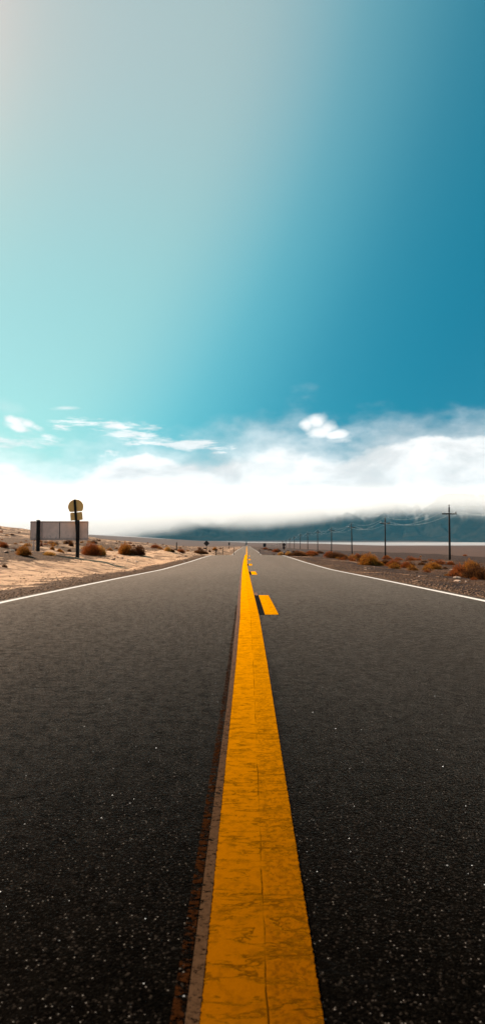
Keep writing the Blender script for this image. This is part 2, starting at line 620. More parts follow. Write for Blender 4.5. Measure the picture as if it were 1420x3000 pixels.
def mat_asphalt():
    mt, n, p, o = material('asphalt')
    co = n.new('ShaderNodeTexCoord').outputs['Object']
    x, y, z = n.xyz(co)
    ag = n.voro(co, 190.0)
    agc = n.voro(co, 190.0, out='Color')
    r, g, b = n.xyz(agc)
    ag2 = n.voro(co, 95.0)
    fine = n.noise(co, 210.0, 4, 0.7)
    blot = n.noise(n.v('MULTIPLY', co, (1, 0.35, 1)), 0.8, 6, 0.6)
    med = n.noise(co, 9.0, 5, 0.6)
    c = n.mix(n.smooth(r, 0.2, 0.95), (0.0002, 0.00015, 0.0001), (0.0016, 0.0012, 0.0008))
    c = n.mix(n.smooth(g, 0.86, 0.98), c, (0.016, 0.012, 0.009))
    c = n.mix(n.smooth(fine, 0.5, 0.72), c, (0.004, 0.0035, 0.003))
    c = n.mix(n.m('MULTIPLY', n.smooth(blot, 0.35, 0.7), 0.3), c, (0.004, 0.003, 0.0022))
    # mineral chips, few and small, their glint painted in as white
    sp = n.voro(co, 26.0)
    spc = n.voro(co, 26.0, out='Color')
    s1, s2, s3 = n.xyz(spc)
    chip = n.m('MULTIPLY', n.m('LESS_THAN', sp, n.m('MULTIPLY', s2, 0.085)), n.m('GREATER_THAN', s1, 0.86))
    sq = n.voro(n.v('ADD', co, (3.1, 1.7, 0)), 48.0)
    sqc, sqd, sqe = n.xyz(n.voro(n.v('ADD', co, (3.1, 1.7, 0)), 48.0, out='Color'))
    chip2 = n.m('MULTIPLY', n.m('LESS_THAN', sq, n.m('MULTIPLY', sqd, 0.13)), n.m('GREATER_THAN', sqc, 0.93))
    chips = n.m('MAXIMUM', chip, n.m('MULTIPLY', chip2, 0.30))
    c = n.mix(n.m('MULTIPLY', n.m('GREATER_THAN', g, 0.975), n.smooth(ag, 0.35, 0.2)), c, (0.16, 0.14, 0.12))
    c = n.mix(chips, c, (0.75, 0.74, 0.72))
    # fine transverse cracks
    warp = n.v('ADD', n.v('MULTIPLY', co, (0.45, 1.0, 1.0)), n.v('SCALE', n.noise(co, 1.6, 5, 0.65, out=1), 0.9))
    cr = n.voro(warp, 0.33, 'DISTANCE_TO_EDGE')
    crm = n.m('MULTIPLY', n.smooth(cr, 0.0012, 0.0045, 1.0, 0.0), n.smooth(n.noise(co, 0.5, 3), 0.5, 0.58))
    c = n.mix(n.m('MULTIPLY', crm, 0.8), c, (0.002, 0.002, 0.002))
    # glare on the road a kilometre and more away, painted in as pale colour
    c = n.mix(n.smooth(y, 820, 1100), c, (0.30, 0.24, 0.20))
    n.put(p.inputs['Base Color'], c)
    n.put(p.inputs['Roughness'], n.lin(med, 0.3, 0.7, 0.62, 0.72))
    p.inputs['Specular IOR Level'].default_value = 0.0
    n.put(p.inputs['Specular Tint'], (1.0, 0.80, 0.68))
    gr = n.m('ADD', n.m('MULTIPLY', n.noise(co, 55.0, 4, 0.75), 0.5), n.m('MULTIPLY', n.noise(co, 14.0, 5, 0.75), 0.5))
    n.put(p.inputs['Sheen Weight'], n.m('MULTIPLY', n.m('MULTIPLY', n.smooth(gr, 0.38, 0.60, 0.62, 1.0), n.smooth(blot, 0.3, 0.7, 0.84, 1.0)),
          n.lin(n.m('COSINE', n.m('MULTIPLY', n.m('SUBTRACT', n.m('ABSOLUTE', x), 0.95), 3.7)), -1, 1, 0.88, 1.0)))
    p.inputs['Sheen Roughness'].default_value = 0.150
    n.put(p.inputs['Sheen Tint'], (0.85, 0.56, 0.41))
    h = n.m('ADD', n.m('MULTIPLY', n.m('SUBTRACT', 1.0, ag), 0.8), n.m('MULTIPLY', n.m('SUBTRACT', 1.0, ag2), 0.9))
    h = n.m('ADD', h, n.m('MULTIPLY', fine, 0.35))
    h = n.m('SUBTRACT', h, n.m('MULTIPLY', crm, 0.15))
    n.put(p.inputs['Normal'], n.bump(h, n.smooth(y, 2, 40, 0.45, 0.12), 0.006))
    # polished stone faces: a weak Fresnel gloss that only shows at grazing angles
    gl = n.new('ShaderNodeBsdfAnisotropic')
    n.put(gl.inputs['Color'], n.mix(n.smooth(gr, 0.38, 0.60), (0.05, 0.039, 0.031), (0.34, 0.272, 0.22)))
    gl.inputs['Roughness'].default_value = 0.6
    fr = n.new('ShaderNodeFresnel')
    fr.inputs[0].default_value = 1.042
    mx = n.new('ShaderNodeMixShader')
    n.put(mx.inputs[0], fr.outputs[0])
    n.nt.links.new(p.outputs[0], mx.inputs[1])
    n.nt.links.new(gl.outputs[0], mx.inputs[2])
    n.nt.links.new(mx.outputs[0], o.inputs[0])
    return mt


def mat_yellow():
    """thick road paint: smooth left stripe, worn and grimy right stripe, cracks"""
    mt, n, p, o = material('yellow_road_paint')
    co = n.new('ShaderNodeTexCoord').outputs['Object']
    u = n.new('ShaderNodeAttribute', attribute_name='across').outputs['Fac']      # 0 left edge .. 1 right edge
    fine = n.noise(co, 130.0, 5, 0.7)
    mid = n.noise(co, 26.0, 6, 0.62)
    big = n.noise(co, 4.0, 4, 0.6)
    right = n.smooth(n.m('ADD', u, n.m('MULTIPLY', n.m('SUBTRACT', mid, 0.5), 0.12)), 0.54, 0.62)
    rim = n.smooth(u, 0.94, 0.97)
    c = n.mix(n.smooth(mid, 0.35, 0.7), (0.050, 0.0125, 0.0003), (0.034, 0.0074, 0.0002))
    grime = n.noise(n.v('MULTIPLY', co, (1.3, 1, 1)), 55.0, 6, 0.75)
    worn = n.m('MAXIMUM', n.m('MULTIPLY', n.smooth(mid, 0.50, 0.62), 0.35), n.m('MULTIPLY', n.smooth(grime, 0.47, 0.60), n.m('ADD', 0.10, n.m('MULTIPLY', right, 0.85))))
    c = n.mix(worn, c, (0.022, 0.0055, 0.0008))
    c = n.mix(n.m('MULTIPLY', n.m('MULTIPLY', right, n.m('SUBTRACT', 1.0, rim)), 0.6), c, (0.034, 0.0065, 0.0004))
    # transverse cracks: thin wandering lines, mostly across the stripe
    def crack(sx, sy, sc, width, off):
        q = n.noise(n.v('ADD', n.v('MULTIPLY', co, (sx, sy, 1)), (off, off * 2, 0)), sc, 5, 0.62, 0.4)
        return n.smooth(n.m('ABSOLUTE', n.m('SUBTRACT', q, 0.5)), width * 0.25, width, 1.0, 0.0)
    crk = n.m('MULTIPLY', crack(0.55, 1.9, 5.0, 0.020, 1.3), n.smooth(n.noise(co, 9.0, 3), 0.36, 0.50))
    crk2 = n.m('MULTIPLY', crack(0.6, 2.0, 13.0, 0.034, 7.7), n.smooth(n.noise(co, 17.0, 3), 0.42, 0.55))
    ed = n.m('MINIMUM', u, n.m('SUBTRACT', 1.0, u))
    n.put(p.inputs['Alpha'], n.smooth(n.m('ADD', ed, n.m('MULTIPLY', n.m('SUBTRACT', n.noise(co, 70.0, 5, 0.75), 0.5), 0.06)), 0.002, 0.012))
    # the seam between the two stripes
    x, y, z = n.xyz(co)
    wob = n.m('MULTIPLY', n.m('SUBTRACT', n.noise(n.vec(0.0, y, 0.0), 3.0, 6, 0.7), 0.5), 0.07)
    seam = n.m('ABSOLUTE', n.m('SUBTRACT', u, n.m('ADD', 0.55, wob)))
    seamm = n.m('MULTIPLY', n.smooth(seam, 0.003, 0.013, 1.0, 0.0), n.smooth(n.noise(n.vec(2.0, y, 0.0), 2.2, 5, 0.7), 0.40, 0.55))
    pit = n.m('MULTIPLY', n.smooth(fine, 0.62, 0.70), n.smooth(big, 0.35, 0.6))
    k = n.m('MAXIMUM', n.m('MAXIMUM', n.m('MULTIPLY', crk, 0.62), n.m('MULTIPLY', crk2, 0.5)), n.m('MULTIPLY', seamm, 0.95))
    k = n.m('MAXIMUM', k, n.m('MULTIPLY', pit, n.m('ADD', 0.3, n.m('MULTIPLY', right, 0.6))))
    c = n.mix(k, c, (0.008, 0.002, 0.0005))
    n.put(p.inputs['Base Color'], c)
    p.inputs['Roughness'].default_value = 0.72
    p.inputs['Specular IOR Level'].default_value = 0.0
    p.inputs['Sheen Weight'].default_value = 0.35
    p.inputs['Sheen Roughness'].default_value = 0.3
    n.put(p.inputs['Sheen Tint'], (1.0, 0.42, 0.0))
    h = n.m('SUBTRACT', n.m('ADD', n.m('MULTIPLY', mid, 0.9), n.m('MULTIPLY', fine, 0.5)), n.m('MULTIPLY', k, 0.9))
    n.put(p.inputs['Normal'], n.bump(h, 0.7, 0.004))
    # glossy lacquer of the paint: a tinted Fresnel coat
    gl = n.new('ShaderNodeBsdfAnisotropic')
    n.put(gl.inputs['Color'], n.mix(n.m('MAXIMUM', k, n.m('MULTIPLY', worn, 0.5)), (1.0, 0.40, 0.0), (0.16, 0.045, 0.0)))
    gl.inputs['Roughness'].default_value = 0.7
    n.put(gl.inputs['Normal'], n.bump(h, 0.25, 0.002))
    fr = n.new('ShaderNodeFresnel')
    fr.inputs[0].default_value = 1.6
    mx = n.new('ShaderNodeMixShader')
    n.put(mx.inputs[0], fr.outputs[0])
    n.nt.links.new(p.outputs[0], mx.inputs[1])
    n.nt.links.new(gl.outputs[0], mx.inputs[2])
    # chips along the rim let the asphalt show
    tp = n.new('ShaderNodeBsdfTransparent')
    m2 = n.new('ShaderNodeMixShader')
    n.nt.links.new(p.inputs['Alpha'].links[0].from_socket, m2.inputs[0])
    n.nt.links.new(tp.outputs[0], m2.inputs[1])
    n.nt.links.new(mx.outputs[0], m2.inputs[2])
    n.nt.links.remove(p.inputs['Alpha'].links[0])
    n.nt.links.new(m2.outputs[0], o.inputs[0])
    return mt


def mat_worn_paint(name, c1, gap, lo, hi, sheen=(1, 1, 1), chip=0.0):
    """paint that has partly come off: alpha holes show the asphalt"""
    mt, n, p, o = material(name)
    co = n.new('ShaderNodeTexCoord').outputs['Object']
    nz_ = n.noise(n.v('MULTIPLY', co, (1, 1.5, 1)), 45.0, 6, 0.75)
    c = n.mix(n.smooth(n.noise(co, 90.0, 4, 0.7), 0.4, 0.7), c1, tuple(q * 0.62 for q in c1))
    n.put(p.inputs['Base Color'], c)
    p.inputs['Roughness'].default_value = 0.75
    p.inputs['Specular IOR Level'].default_value = 0.0
    p.inputs['Sheen Weight'].default_value = chip
    p.inputs['Sheen Roughness'].default_value = 0.2
    n.put(p.inputs['Sheen Tint'], sheen)
    if gap:
        n.put(p.inputs['Alpha'], n.smooth(nz_, lo, hi))
    n.put(p.inputs['Normal'], n.bump(nz_, 0.5, 0.003))
    return mt


def mat_simple(name, c1, c2, scale=6.0, rough=0.8, bump=0.3, stretch=(1, 1, 1), spec=0.3, metal=0.0):
    mt, n, p, o = material(name)
    co = n.v('MULTIPLY', n.new('ShaderNodeTexCoord').outputs['Object'], stretch)
    a = n.noise(co, scale, 6, 0.65)
    b = n.noise(co, scale * 6, 4, 0.7)
    f = n.smooth(n.m('ADD', n.m('MULTIPLY', a, 0.65), n.m('MULTIPLY', b, 0.35)), 0.38, 0.62)
    n.put(p.inputs['Base Color'], n.mix(f, c1, c2))
    p.inputs['Roughness'].default_value = rough
    p.inputs['Specular IOR Level'].default_value = spec
    p.inputs['Metallic'].default_value = metal
    if bump:
        n.put(p.inputs['Normal'], n.bump(b, bump, 0.01))
    return mt


def mat_panel():
    """bare aluminium sign back, stained along its lower edge"""
    mt, n, p, o = material('sign_back_metal')
    co = n.new('ShaderNodeTexCoord').outputs['Object']
    x, y, z = n.xyz(co)
    a = n.noise(co, 2.5, 6, 0.6)
    c = n.mix(n.smooth(a, 0.35, 0.7), (0.86, 0.62, 0.50), (0.72, 0.51, 0.40))
    st = n.m('MULTIPLY', n.smooth(n.noise(n.v('MULTIPLY', co, (2.2, 1, 1)), 4.0, 6, 0.7), 0.52, 0.68), n.smooth(z, 1.0, 1.35, 0.9, 0.12))
    c = n.mix(st, c, (0.09, 0.07, 0.06))
    n.put(p.inputs['Base Color'], c)
    p.inputs['Roughness'].default_value = 0.6
    p.inputs['Metallic'].default_value = 0.15
    return mt


def mat_brush(name, tip, mid_, core):
    """twiggy shrub; the colour varies from twig to twig, with the inner shade painted in"""
    mt, n, p, o = material(name)
    att = n.new('ShaderNodeAttribute', attribute_name='twig')
    t, r, q = n.xyz(att.outputs['Color'])
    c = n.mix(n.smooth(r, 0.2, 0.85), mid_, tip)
    c = n.mix(n.smooth(t, 0.35, 0.95, 1.0, 0.0), c, core)  # lit rim and shaded body put into the colour by depth
    n.put(p.inputs['Base Color'], c)
    p.inputs['Roughness'].default_value = 0.9
    p.inputs['Specular IOR Level'].default_value = 0.1
    tr = n.new('ShaderNodeBsdfTranslucent')
    n.put(tr.inputs[0], c)
    mx = n.new('ShaderNodeMixShader')
    mx.inputs[0].default_value = 0.22
    n.nt.links.new(p.outputs[0], mx.inputs[1])
    n.nt.links.new(tr.outputs[0], mx.inputs[2])
    n.nt.links.new(mx.outputs[0], o.inputs[0])
    return mt


M = {
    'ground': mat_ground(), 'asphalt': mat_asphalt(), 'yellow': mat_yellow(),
    'white': mat_worn_paint('white_road_paint', (0.60, 0.56, 0.52), True, 0.27, 0.36),
    'pink': mat_worn_paint('faded_old_paint', (0.050, 0.026, 0.013), True, 0.40, 0.46, (1, .50, .34), 1.0),
    'oldpaint': mat_worn_paint('worn_off_paint', (0.022, 0.007, 0.002), True, 0.47, 0.56),
    'blackout': mat_simple('blackout_paint', (0.006, 0.006, 0.006), (0.014, 0.013, 0.012), 20, 0.9, 0.5, spec=0.0),
    'timber': mat_simple('dark_treated_timber', (0.005, 0.0035, 0.003), (0.014, 0.010, 0.008), 5, 0.85, 0.6, (6, 6, .6)),
    'pole': mat_simple('weathered_pole_timber', (0.006, 0.004, 0.003), (0.022, 0.014, 0.010), 4, 0.85, 0.6, (5, 5, .4)),
    'panel': mat_panel(),
    'frame': mat_simple('frame_metal', (0.40, 0.29, 0.24), (0.56, 0.42, 0.35), 3, 0.5, 0.1, metal=0.2),
    'roundsign': mat_simple('sign_back_ochre', (0.88, 0.52, 0.17), (0.80, 0.45, 0.13), 3, 0.6, 0.1),
    'rust': mat_simple('rusty_bolt', (0.05, 0.025, 0.015), (0.12, 0.06, 0.03), 30, 0.8, 0.3),
    'darksign': mat_simple('dark_sign_back', (0.012, 0.011, 0.011), (0.03, 0.026, 0.024), 5, 0.7, 0.1),
    'redsign': mat_simple('dark_red_sign_back', (0.028, 0.010, 0.007), (0.05, 0.018, 0.012), 5, 0.7, 0.1),
    'palepost': mat_simple('pale_post_plastic', (0.45, 0.36, 0.30), (0.6, 0.5, 0.43), 6, 0.7, 0.1),
    'porcelain': mat_simple('porcelain', (0.5, 0.5, 0.5), (0.7, 0.7, 0.7), 6, 0.25, 0.0, spec=0.6),
    'insul': mat_simple('dark_glass_insulator', (0.03, 0.02, 0.015), (0.05, 0.035, 0.03), 6, 0.25, 0.0, spec=0.6),
    'wire': mat_simple('aluminium_wire', (0.30, 0.34, 0.35), (0.42, 0.46, 0.47), 1, 0.5, 0.0),
    'stone': mat_simple('stone', (0.20, 0.11, 0.06), (0.06, 0.03, 0.015), 9, 0.9, 0.5),
    'clod': mat_simple('clod', (0.10, 0.05, 0.022), (0.025, 0.011, 0.005), 3, 0.95, 0.3, spec=0.1),
    'palestone': mat_simple('pale_stone', (0.48, 0.34, 0.25), (0.34, 0.22, 0.15), 9, 0.9, 0.5),
    'brush_orange': mat_brush('orange_brush', (0.46, 0.20, 0.026), (0.27, 0.082, 0.010), (0.045, 0.014, 0.005)),
    'brush_red': mat_brush('rust_brush', (0.38, 0.11, 0.022), (0.20, 0.045, 0.010), (0.03, 0.009, 0.004)),
    'brush_yellow': mat_brush('straw_brush', (0.62, 0.36, 0.085), (0.46, 0.20, 0.032), (0.09, 0.034, 0.010)),
    'brush_dark': mat_brush('dark_brush', (0.17, 0.062, 0.014), (0.055, 0.018, 0.007), (0.010, 0.004, 0.002)),
}

# ------------------------------------------------------------------ ground and road
rows = [-30.0]
while rows[-1] < 17000:
    yv = rows[-1]
    rows.append(yv + max(0.16 if yv > 5 else 1.0, 0.009 * yv))
rows = np.array(rows)
cols = [HALF + .02]
st = 0.10
while cols[-1] < 15000:
    cols.append(cols[-1] + st)
    st = min(st * 1.028, 400)
cols = np.array(cols)
xin = np.array([-3.6, -2.5, 0, 2.5, 3.6])
xs = np.concatenate([-cols[::-1], xin, cols])
GX, GY = np.meshgrid(xs, rows)
GZ = ground_z(GX, GY)
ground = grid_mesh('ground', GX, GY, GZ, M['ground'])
tag(ground, kind='structure')
# what the soil is made of: sand (left), gravel share, salt flat
yy = np.maximum(GY, 1)
ratio = GX / yy
sandw = ss(-GX, -3, -1)
sandw = np.where((GX > 0), 0.0, 1.0)
sandw = np.maximum(sandw, 0.0)
# gravel: towards the road edge, on the mound crest and further from the road
darkw = 0.50 + 0.55 * np.exp(-((np.abs(GX) - 4.3) / 0.55) ** 2)
darkw = darkw + 0.30 * ss(-GX, 10.5, 13) * ss(GY, 44, 60) * (1 - ss(-GX, 60, 110)) + 0.75 * np.exp(-((-GX - 11.6) / 1.7) ** 2 - ((GY - 36.5) / 3.4) ** 2)
darkw = darkw - 0.55 * np.exp(-((-GX - 7.6) / 2.4) ** 2) * ss(GY, 8, 18) * (1 - 0.5 * ss(GY, 100, 200))
darkw = darkw + 0.35 * fbm(GX / 3.0, GY / 9.0, 3, 77)
darkw = darkw + 0.25 * ss(GY, 90, 160) * (1 - ss(-GX, 40, 80))
dyn = np.interp(ratio, [-.4, -.12, .0, .06, .115, .16, .2, .5], [-40, -9.5, 1.6, 2.6, 5, 8.5, 10, 10])
depthpx = (EYE - GZ) / yy * 2000
playaw = 1 - ss(depthpx + fbm(GX / 500, GY / 900, 3, 5) * 1.0, dyn - 0.5, dyn + 0.5)
playaw = playaw * ss(GY, 2000, 2600) * (1 - ss(GY, 8300, 8900))
col = np.stack([sandw, np.clip(darkw, 0, 1), playaw, np.ones_like(sandw)], -1).astype(np.float32)
ca = ground.data.color_attributes.new('soil', 'FLOAT_COLOR', 'POINT')
ca.data.foreach_set('color', col.reshape(-1))

rrows = rows[(rows >= -20) & (rows < 7000)]
rx = np.array([-HALF, -3.65, -3.0, -2.2, -1.2, -.4, .4, 1.2, 2.2, 3.0, 3.65, HALF])
RX, RY = np.meshgrid(rx, rrows)
jit = fbm(RY / 0.8, RX, 3, 3) * 0.05
RXj = RX + np.where(np.abs(RX) > 3.8, jit, 0)
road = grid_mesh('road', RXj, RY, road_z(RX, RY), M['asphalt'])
tag(road, kind='structure')


def strip(name, x_of, y0, y1, lift, mat, parent=road, nx=3, across=False):
    """painted line following the road surface; x_of(y) gives left and right edge"""
    r = rrows[(rrows > y0) & (rrows < y1)]
    r = np.concatenate([[y0], r, [y1]])
    a, b = x_of(r)
    t = np.linspace(0, 1, nx)[None, :]
    X = a[:, None] * (1 - t) + b[:, None] * t
    Y = np.repeat(r[:, None], nx, 1)
    # sit on the faceted road surface
    Z = np.zeros_like(X)
    for j in range(nx):
        zz = np.array([np.interp(X[i, j], rx, road_z(rx, np.full_like(rx, r[i]))) for i in range(len(r))])
        Z[:, j] = zz
    o = grid_mesh(name, X, Y, Z + lift, mat, True, parent)
    if across:
        at_ = o.data.attributes.new('across', 'FLOAT', 'POINT')
        at_.data.foreach_set('value', np.repeat(t, len(r), 0).astype(np.float32).ravel())
    return o


cy_, cx_ = [0, 2.4, 5, 8, 11, 20, 32, 45, 57, 75, 200, 900], [.025, .03, .036, .036, .015, -.03, -.08, -.085, -.055, -.02, 0, 0]
cen = lambda y: np.interp(y, cy_, cx_)
strip('edge_line', lambda y: (-3.72 + 0 * y, -3.60 + 0 * y), -20, 900, .003, M['white'])
strip('edge_line', lambda y: (3.60 + 0 * y, 3.72 + 0 * y), -20, 900, .003, M['white'])
strip('centre_line', lambda y: (cen(y) - .114, cen(y) + .114), -20, 820, .005, M['yellow'], nx=7, across=True)
strip('faded_line', lambda y: (cen(y) - .140 - .014 * ss(y, 3, 8) + .005 * fbm(y / 1.2, y * 0, 2, 4), cen(y) - .1145), -20, 120, .0025, M['pink'])
strip('worn_line', lambda y: (cen(y) - .168 - .012 * ss(y, 3, 8), cen(y) - .1435 - .014 * ss(y, 3, 8)), -20, 9.5, .0025, M['oldpaint'])
for k in range(-1, 62):
    y0 = 8.3 + 12.19 * k
    if y0 > 60 and k % 1 == 0 and y0 > 760: break
    c0 = float(cen(y0))
    strip('passing_dash', lambda y: (cen(y) + .186, cen(y) + .354), y0, y0 + 3.2, .005, M['yellow'], nx=2, across=True)
    if y0 < 120:
        strip('blackout_strip', lambda y: (cen(y) + .118, cen(y) + .184), y0 - .02, y0 + 3.2, .0035, M['blackout'], nx=2)
        strip('faded_dash', lambda y: (cen(y) + .118, cen(y) + .175), y0 + 3.21, y0 + 3.9, .0025, M['pink'], nx=2)


# ------------------------------------------------------------------ mountains
mx_ = np.linspace(-7500, 9500, 620)
my_ = np.concatenate([np.linspace(8200, 12500, 230), np.linspace(12560, 16000, 40)])
MX, MY = np.meshgrid(mx_, my_)
peak = np.interp(MX, [-7500, -4200, -2700, -1500, -300, 600, 1800, 3200, 4500, 9500], [80, 60, 30, 300, 470, 500, 640, 700, 740, 740])
foot = 9900 - 900 * ss(MX, 2200, 3300) + 260 * fbm(MX / 1300, MX * 0, 3, 8)
t = np.clip((MY - foot) / 1700, -0.5, 2)
wx = MX + 260 * fbm(MX / 900, MY / 900, 3, 71); wy = MY + 260 * fbm(MX / 900, MY / 900, 3, 72)
rg = ridged(wx / 1150, wy / 2300, 6, 12)
prof = np.clip(t, 0, 1) ** 1.15
mh = peak * prof * (0.45 + 0.95 * rg) + fbm(MX / 170, MY / 170, 4, 90) * 30 * ss(t, 0.05, 0.4)
mh = mh - 140 * np.exp(-np.abs(perlin(wx / 330, wy / 1500, 45)) * 9) * ss(t, .05, .3) * (peak / 1300)
mz = EYE - 14 + 46 * ss(MY, 8300, 10500) + np.where(t > 0, np.minimum(mh, 640 + 0.1 * mh), 0) - 12 * (1 - ss(t, -.02, .06))
mmat, n, p, o = material('mountain_rock')
co = n.new('ShaderNodeTexCoord').outputs['Object']
x, y, z = n.xyz(co)
nrm = n.new('ShaderNodeNewGeometry').outputs['Normal']
nx_, ny_, nzz = n.xyz(nrm)
a = n.noise(co, 0.004, 7, 0.62)
c = n.mix(n.smooth(a, 0.35, 0.65), (0.008, 0.010, 0.009), (0.026, 0.023, 0.018))
gul = n.voro(n.v('ADD', n.v('MULTIPLY', co, (0.0040, 0.0011, 0.0009)), n.v('SCALE', n.noise(co, 0.003, 4, out=1), 0.9)), 1.0, 'DISTANCE_TO_EDGE')
snow = n.m('MULTIPLY', n.smooth(n.m('ADD', z, n.m('MULTIPLY', a, 200.0)), 400, 540), n.smooth(gul, 0.02, 0.07, 1.0, 0.0))
c = n.mix(n.m('MULTIPLY', snow, 0.16), c, (0.75, 0.76, 0.78))
n.put(p.inputs['Base Color'], c)
p.inputs['Roughness'].default_value = 1.0
p.inputs['Specular IOR Level'].default_value = 0.0
n.put(p.inputs['Normal'], n.bump(n.noise(co, 0.012, 7, 0.65), 0.8, 40.0))
mts = grid_mesh('mountains', MX, MY, mz, mmat)
tag(mts, kind='structure')


# ------------------------------------------------------------------ roadside objects
def ground_at(x, y):
    return float(ground_z(np.array([float(x)]), np.array([float(y)]))[0])


def big_sign():
    Y = 43.0
    s = Y / F
    X0, X1 = (88.6 - 722) * s, (258.7 - 722) * s
    pz0, pz1 = EYE + (1588 - 1582.6) * s, EYE + (1588 - 1527) * s
    xa, xb = (113.5 - 722) * s, (229 - 722) * s
    base = ground_at((xa + xb) / 2, Y)
    root = empty('road_sign', ((xa + xb) / 2, Y, base))
    tag(root, 'wide blank metal back of a rectangular road sign on two dark timber posts', 'road sign')
    ox, oz = (xa + xb) / 2, base
    L0, L1, z0, z1 = X0 - ox, X1 - ox, pz0 - oz, pz1 - oz
    b = MB().box(L0 + .03, L1 - .03, .02, .035, z0 + .04, z1 - .04)
    b.build('panel', M['panel'], root)
    f = MB()
    f.box(L0, L1, -.005, .05, z1 - .07, z1, .006).box(L0, L1, -.005, .05, z0, z0 + .10, .006)
    f.box(L0, L0 + .05, -.004, .049, z0 + .1, z1 - .07).box(L1 - .05, L1, -.004, .049, z0 + .1, z1 - .07)
    f.build('frame', M['frame'], root)
    for px in (123.5, 174.5):
        xc = (px - 722) * s - ox
        MB().box(xc - .018, xc + .018, 0, .019, z0 + .1, z1 - .07, .004).build('batten', M['timber' if px > 150 else 'frame'], root)
    MB().box(L0 + .04, L1 - .04, -.012, -.006, z1 - .10, z1 - .085).box(L0 + .04, L1 - .04, -.012, -.006, z0 + .115, z0 + .13).build('rail', M['frame'], root)
    for xp in (xa, xb):
        xl = xp - ox
        g = ground_at(xp, Y) - oz
        top = EYE + (1588 - 1523.5) * s - oz
        MB().box(xl - .095, xl + .095, -.21, -.015, g - .3, top, .012).build('post', M['timber'], root)
        for zb in (z0 + .2, z1 - .25):
            MB().tube([(xl, -.205, zb), (xl, -.235, zb)], .022, 6).build('bolt', M['rust'], root)
    return root


def round_sign():
    Y = 42.6
    s = Y / F
    # post leans: its top is at px 219, its foot at px 226 on the big sign's right post
    bx, bz = (226.5 - 722) * s, EYE + (1588 - 1561) * s
    tx, tz = (218.3 - 722) * s, EYE + (1588 - 1463) * s
    root = empty('round_top_sign', (bx, Y, bz))
    tag(root, 'ochre round topped sign back with a small plate below, on a leaning post', 'sign')
    ln = math.hypot(tx - bx, tz - bz)
    lean = math.atan2(tx - bx, tz - bz)
    root.rotation_euler = (0, lean, 0)
    MB().box(-.068, .068, -.11, -.005, 0, ln, .01).build('post', M['timber'], root)
    # half round plate: circle with a flat, round-cornered foot
    zc = ln - .475; r = .485
    pts = []
    for k in range(33):
        a = math.pi * (1 - k / 32)
        pts.append((r * math.cos(a), zc + r * math.sin(a) * 1.0 * .98))
    for a in range(1, 9):
        q = a / 8 * math.pi / 2
        pts.append((r - .03 - .13 * (1 - math.cos(q)), zc - .10 - .19 * math.sin(q)))
    for a in range(8, 0, -1):
        q = a / 8 * math.pi / 2
        pts.append((-(r - .03 - .13 * (1 - math.cos(q))), zc - .10 - .19 * math.sin(q)))
    MB().prism([(x + .02, z) for x, z in pts[::-1]], 0, .012).build('round_plate', M['roundsign'], root)
    h0, h1 = zc - .83, zc - .335
    pl = []
    for cx, cz, a0 in ((.335, h1 - .04, 0), (-.335, h1 - .04, 90), (-.335, h0 + .04, 180), (.335, h0 + .04, 270)):
        for k in range(5):
            a = R(a0 + 22.5 * k)
            pl.append((cx + .04 * math.cos(a) + .02, cz + .04 * math.sin(a)))
    lower = MB().prism(pl[::-1], .001, .012).build('lower_plate', M['roundsign'], root)
    for sx in (-.33, .37):
        MB().box(sx - .018, sx + .018, -.016, 0, (h0 + h1) / 2 - .03, (h0 + h1) / 2 + .09, .004).build('clip', M['rust'], lower)
    for zb in (.12, .45):
        MB().tube([(0, -.105, zb), (0, -.135, zb)], .02, 6).build('bolt', M['rust'], root)
    return root


def post_thing(name, px, top_px, y, wd, label, cat, mat, cap=None, group=None, head=None):
    g = at(px, y)
    zt = top_z(px, top_px, y) - g.z
    root = empty(name, g)
    tag(root, label, cat, group)
    MB().box(-wd / 2, wd / 2, -wd / 2, wd / 2, -.2, zt, wd * .15).build('post', mat, root)
    if cap:
        MB().box(-wd * .5 - .004, wd * .5 + .004, -wd / 2 - .004, wd / 2 + .004, zt - cap, zt + .006, .004).build('cap', M['palepost'], root)
    if head:
        hw, hh, hm = head
        MB().box(-hw / 2, hw / 2, -wd / 2 - .03, -wd / 2, zt - hh, zt + .01, .008).build('reflector', hm, root)
    return root


def diamond_sign(name, px, cy_px, half_px, base_px_y, y, label, mat, plate=None, side=None):
    g = at(px, y)
    root = empty(name, g)
    tag(root, label, 'warning sign')
    s = y / F
    zc = top_z(px, cy_px, y) - g.z
    r = half_px * s
    MB().box(-.055, .055, .0, .10, -.3, zc + r * .8, .008).build('post', M['timber'], root)
    c = .07
    out = []
    for a0 in (90, 180, 270, 0):
        for da in (-6, 0, 6):
            rr = r if da else r * 1.0
            out.append(((r - (0.02 if da else 0)) * math.cos(R(a0 + da)), zc + (r - (0.02 if da else 0)) * math.sin(R(a0 + da))))
    MB().prism(out, -.02, -.005).build('diamond_plate', mat, root)
    if plate:
        w_, z0, z1 = plate
        MB().box(-w_ / 2, w_ / 2, -.02, -.005, top_z(px, z1, y) - g.z, top_z(px, z0, y) - g.z, .02).build('lower_plate', mat, root)
    if side:
        MB().box(-.62, -.06, -.02, -.002, top_z(px, side[1], y) - g.z, top_z(px, side[0], y) - g.z, .02).build('side_plate', mat, root)
    return root


